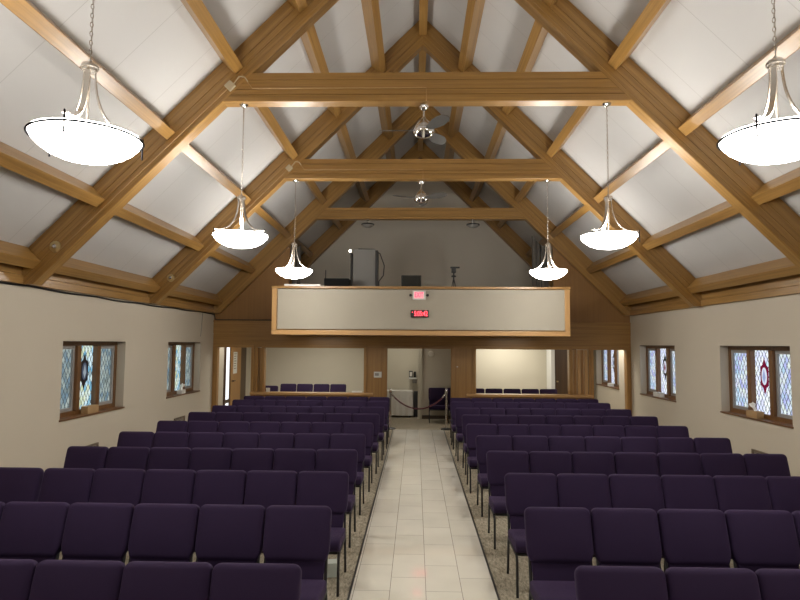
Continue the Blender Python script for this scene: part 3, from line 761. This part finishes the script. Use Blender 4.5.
def dome(x, lab):
    t = thing('ceiling_light', lab, 'ceiling light', (x, 15.95, 5.39), 'loft dome lights')
    MB().lathe([(0, 0), (.05, 0), (.05, -.02), (.014, -.03), (.014, -.10), (0, -.10)]).build('mount', M['chrome'], t, smooth=40)
    MB().lathe([(.0, -.085), (.17, -.115), (.175, -.14), (.16, -.145), (0, -.11)], (0, 0, 0), 28).build('pan', M['black'], t, smooth=40)
    MB().lathe([(.155, -.14), (.13, -.175), (.07, -.205), (0, -.215)], (0, 0, 0), 28).build('diffuser', M['frosted'], t, smooth=60)
dome(-1.40, 'unlit dome light under third tie beam, above the grey cabinet'); dome(1.38, 'unlit dome light under third tie beam, above the camera tripod')

# ------------------------------------------------------------------ small things on the walls
# black cable along the left wall plate
pts = [(-HW + .02, y, ZW - .012 - .018 * abs(math.sin(y * 1.9)) - .01 * math.sin(y * .7)) for y in [4 + .3 * i for i in range(40)]]
pts += [(-HW + .02, 15.95, ZW - .03), (-HW + .03, 15.955, 2.80), (-HW + .06, 15.94, 2.715)]
pts += [(-HW + .06 + .2 * i, 15.935, 2.712) for i in range(1, 11)]
tag(MB().tube(pts, .014, 6).build('wall_cable', M['black']), 'black cable sagging along the top of the left wall into the corner', 'cable')
tag(MB().tube([(-HW + .008, 15.1, ZW - .03), (-HW + .008, 15.06, 2.5), (-HW + .008, 15.0, 2.26)], .006, 5).build('hanging_wire', M['grey_metal']), 'thin grey wire hanging down the left wall near the panelled corner', 'wire')
t = thing('control_panel', 'white control panel on the oak post left of central doorway', 'control panel', (-1.10, 15.98, 1.31))  # thermostat plate with a small display
MB().box(-.10, .10, -.025, 0, -.075, .075, .006).build('plate', M['white_plastic'], t); MB().box(-.075, .03, -.028, -.025, -.03, .04).build('display', M['frosted'], t)
tag(MB().box(.955, .985, 15.965, 15.98, 1.515, 1.545, .004).build('wall_button', M['white_plastic']), 'tiny white button on the oak post right of central doorway', 'button')
t = thing('wall_shelf', 'small white corner shelf on the vestibule wall', 'shelf', (-.20, 18.4, 1.10))
MB().box(-.11, .14, -.22, 0, -.02, .02).build('shelf_board', M['white_plastic'], t)
MB().prism([(0, -.16), (-.18, -.02), (0, -.02)], .0, .12, 'X').build('bracket', M['grey_metal'], t)
t = thing('shelf_box', 'small dark framed box standing on the white corner shelf', 'box', (-.20, 18.3, 1.122))
MB().box(-.11, .0, -.03, .03, 0, .19, .004).build('frame', M['black'], t); MB().box(-.09, -.02, -.033, -.03, .03, .16).build('picture', M['paper'], t)
MB().box(.03, .10, -.03, .04, 0, .17, .004).build('holder', M['black'], t)
tag(MB().lathe([(0, 0), (.09, 0), (.09, .015), (.075, .03), (0, .032)], (.32, 17.5, 1.83), 20, Matrix.Rotation(PI / 2, 4, 'X')).build('wall_vent', M['loft_wall']), 'round grey plate high on the shaded vestibule wall', 'wall plate')

def grille(s, y0, y1, label):
    x = s * HW; t = thing('wall_vent', label, 'vent', (x, y0, .08), 'wall vents'); L = y1 - y0
    def bx(mb, d0, d1, a, b, c, d):
        p, q = sorted((-s * d0, -s * d1)); return mb.box(p, q, a, b, c, d, .003)
    mb = MB(); bx(mb, 0, .03, 0, L, 0, .03); bx(mb, 0, .03, 0, L, .32, .35); bx(mb, 0, .03, 0, .03, .03, .32); bx(mb, 0, .03, L - .03, L, .03, .32)
    mb.build('frame', M['grille'], t)
    mb = MB()
    for k in range(10): bx(mb, .004, .022, .03, L - .03, .045 + .028 * k, .057 + .028 * k)
    mb.build('slats', M['grille'], t)
grille(-1, 9.75, 10.25, 'brown grille low on left wall under the nearer window'); grille(-1, 13.5, 14.1, 'brown grille low on left wall under the farther window')
grille(1, 9.7, 10.35, 'brown grille low on right wall under the nearer window')

def tissue_box(x, y, z, label, m='cardboard', w=.24, d=.12, h=.09, tissue=True, rz=0.0):
    t = thing('tissue_box', label, 'tissue box', (x, y, z), 'tissue boxes', rz)
    MB().box(-d / 2, d / 2, -w / 2, w / 2, 0, h, .004).build('carton', M[m], t)
    if tissue:
        g = []
        for i in range(7):
            q = i / 6; g.append([((j - 2) * .012 * (1 + q) + .012 * math.sin(j * 2 + i), (-.03 + .09 * q) + .018 * math.cos(j * 1.7), h - .002 + .15 * q * (1 - .25 * abs(j - 2) / 2)) for j in range(5)])
        MB().sheet(g, .003).build('tissue_sheet', M['tissue'], t)
    return t
tissue_box(-HW - .07, WIN[0][0] + .98, ZS + .004, 'kraft tissue box on the sill of the nearer left window', tissue=False, w=.34, h=.12)
tissue_box(-HW - .07, WIN[1][0] + 1.0, ZS + .004, 'white tissue box on the sill of the farther left window', 'white_plastic', w=.22)
tissue_box(HW + .07, WINR[0][0] + 1.13, ZS + .004, 'kraft tissue box with tissue up on the nearer right window sill', w=.32, h=.11)
tissue_box(HW + .07, WINR[1][0] + 1.1, ZS + .004, 'white tissue box on the sill of the farther right window', 'white_plastic', tissue=False, w=.36, h=.10)
tissue_box(HW + .07, WINR[2][0] + .95, ZS + .004, 'white tissue box on the window sill beyond the right doorway', 'white_plastic', tissue=False, w=.2)
tissue_box(-.865, 5.72, 0, 'pale green tissue box on carpet under third row aisle chair', 'pale_card', w=.12, d=.105, h=.125, tissue=False, rz=.2)
tissue_box(-2.22, 5.62, 0, 'small white box on the carpet between left chair rows', 'white_plastic', w=.10, d=.12, h=.05, tissue=False)
tag(MB().lathe([(0, 0), (.05, 0), (.055, .10), (0, .10)], (-3.98, 16.02, .836), 16).build('cup', M['white_plastic'], smooth=40), 'small white cup on the left ledge by the oak partition', 'cup')
tag(MB().box(-1.78, -1.52, 16.03, 16.12, .836, .872, .004).build('papers', M['tissue']), 'white stack of papers at the right end of the left ledge', 'papers')

# ------------------------------------------------------------------ stanchions, rope and the covered table
def stanchion(x, y, label):
    t = thing('stanchion', label, 'stanchion', (x, y, 0.0), 'stanchions')
    MB().lathe([(0, 0), (.14, 0), (.14, .018), (.11, .03), (.03, .045), (0, .045)], (0, 0, 0), 28).build('base', M['black_metal'], t, smooth=40)
    MB().tube([(0, 0, .04), (0, 0, .90)], .024, 12).build('post', M['nickel'], t, smooth=60)
    MB().lathe([(0, .89), (.034, .89), (.036, .92), (.026, .93), (.03, .945), (.034, .965), (.025, .985), (0, .995)], (0, 0, 0), 20).build('finial', M['chrome'], t, smooth=40)
    return t
sy = 15.38
stanchion(-.74, sy, 'chrome rope post at left side of tiled aisle end'); stanchion(.655, sy, 'chrome rope post at right side of tiled aisle end')
t = thing('barrier_rope', 'dark red velvet rope sagging between the two chrome posts', 'rope', (-.04, sy, 0))
pts = []
for i in range(25):
    q = i / 24 * 2 - 1; pts.append((.66 * q, 0, .50 + .34 * q * q))
MB().tube(pts, .018, 8).build('rope', M['rope'], t, smooth=60)
for s in (-1, 1): MB().tube([(s * .60, 0, .50 + .34 * (.6 / .66) ** 2), (s * .67, 0, .87)], .021, 8).build('end_hook', M['chrome'], t, smooth=60)
tx0, tx1, ty0, ty1, th = -1.22, -.20, 17.75, 18.32, .745
t = thing('folding_table', 'small table under the white cloth inside the central doorway', 'table', ((tx0 + tx1) / 2, (ty0 + ty1) / 2, 0))
w, d = (tx1 - tx0) / 2 - .02, (ty1 - ty0) / 2 - .02
MB().box(-w, w, -d, d, th - .04, th - .008).build('tabletop', M['white_plastic'], t)
for a in (-1, 1):
    for b in (-1, 1): MB().tube([(a * (w - .05), b * (d - .05), 0), (a * (w - .05), b * (d - .05), th - .04)], .014, 8).build('leg', M['black_metal'], t)
per = []
nn = 96
for i in range(nn):
    q = i / nn * 4; sd = int(q); f = q - sd
    P = [(tx0, ty0), (tx1, ty0), (tx1, ty1), (tx0, ty1), (tx0, ty0)]
    x = P[sd][0] + (P[sd + 1][0] - P[sd][0]) * f; y = P[sd][1] + (P[sd + 1][1] - P[sd][1]) * f
    nx, ny = [(0, -1), (1, 0), (0, 1), (-1, 0)][sd]
    per.append((x, y, nx, ny, i))
rows = []
for zz, amp in ((th, -.5), (th - .004, 0), (th - .06, .1), (.45, .6), (.2, .9), (.06, 1.0)):
    rows.append([(x + nx * .028 * (amp * (.5 + .5 * math.sin(i * 1.55))) + nx * .004, y + ny * .028 * (amp * (.5 + .5 * math.sin(i * 1.55))) + ny * .004, zz) for (x, y, nx, ny, i) in per + [per[0]]])
mb = MB().sheet(rows, 0); mb.box(tx0 - .006, tx1 + .006, ty0 - .006, ty1 + .006, th, th + .006, .002)
tag(mb.build('tablecloth', M['cloth']), 'white pleated cloth covering the small table in the central doorway', 'tablecloth')
tag(MB().box(-.165, -.04, 17.9, 18.3, 0, .72, .01).build('storage_case', M['black']), 'tall black case standing between the white covered table and wall corner', 'case')

# ------------------------------------------------------------------ lights
def area(x, y, z, sx, sy_, e, col=(1, .95, .85)):
    l = bpy.data.lights.new('unseen_area_light', 'AREA'); l.shape = 'RECTANGLE'; l.size = sx; l.size_y = sy_; l.energy = e; l.color = col
    o = bpy.data.objects.new('unseen_area_light', l); COL.objects.link(o); o.location = (x, y, z); return o
area(-2.9, 17.6, 2.48, 1.6, .6, 38); area(2.6, 18.6, 2.48, 1.6, .4, 45); area(-.5, 17.3, 2.48, .6, .6, 10); area(-4.9, 16.7, 2.48, .4, .5, 9); area(4.9, 16.7, 2.48, .4, .5, 22)
area(-2.5, 14.9, 2.30, 1.0, .3, 12); area(2.5, 14.9, 2.30, 1.0, .3, 12)  # unseen lamps added under the balcony to brighten the oak posts
wd = bpy.data.worlds.new('world'); SC.world = wd; wd.use_nodes = True
wd.node_tree.nodes['Background'].inputs[0].default_value = (.5, .6, .75, 1); wd.node_tree.nodes['Background'].inputs[1].default_value = .3

# ------------------------------------------------------------------ camera
F = 610.0; vx, vy, roll = 416.0, 344.0, math.radians(.4)
ya = math.atan((vx - 400) / math.hypot(F, vy - 300)); pt = math.atan((vy - 300) / F)
fwd = Vector((-math.sin(ya) * math.cos(pt), math.cos(ya) * math.cos(pt), math.sin(pt)))
right = Vector((math.cos(ya), math.sin(ya), 0)); up = right.cross(fwd)
right, up = right * math.cos(roll) + up * math.sin(roll), up * math.cos(roll) - right * math.sin(roll)
cd = bpy.data.cameras.new('camera'); cd.sensor_width = 36; cd.lens = F / 800 * 36; cd.clip_end = 100
cam = bpy.data.objects.new('camera', cd); COL.objects.link(cam)
m = Matrix((right, up, -fwd)).transposed().to_4x4(); m.translation = Vector((-.115, 0, 2.11)); cam.matrix_world = m
SC.camera = cam
SC.view_settings.view_transform = 'Standard'; SC.view_settings.look = 'None'; SC.view_settings.gamma = 1.0
SC.view_settings.exposure = 0.24
try: SC.view_settings.use_curve_mapping = False
except Exception: pass
SC.cycles.use_denoising = True
SC.cycles.max_bounces = 8; SC.cycles.diffuse_bounces = 5; SC.cycles.caustics_reflective = False; SC.cycles.caustics_refractive = False
SC.cycles.sample_clamp_indirect = 6.0
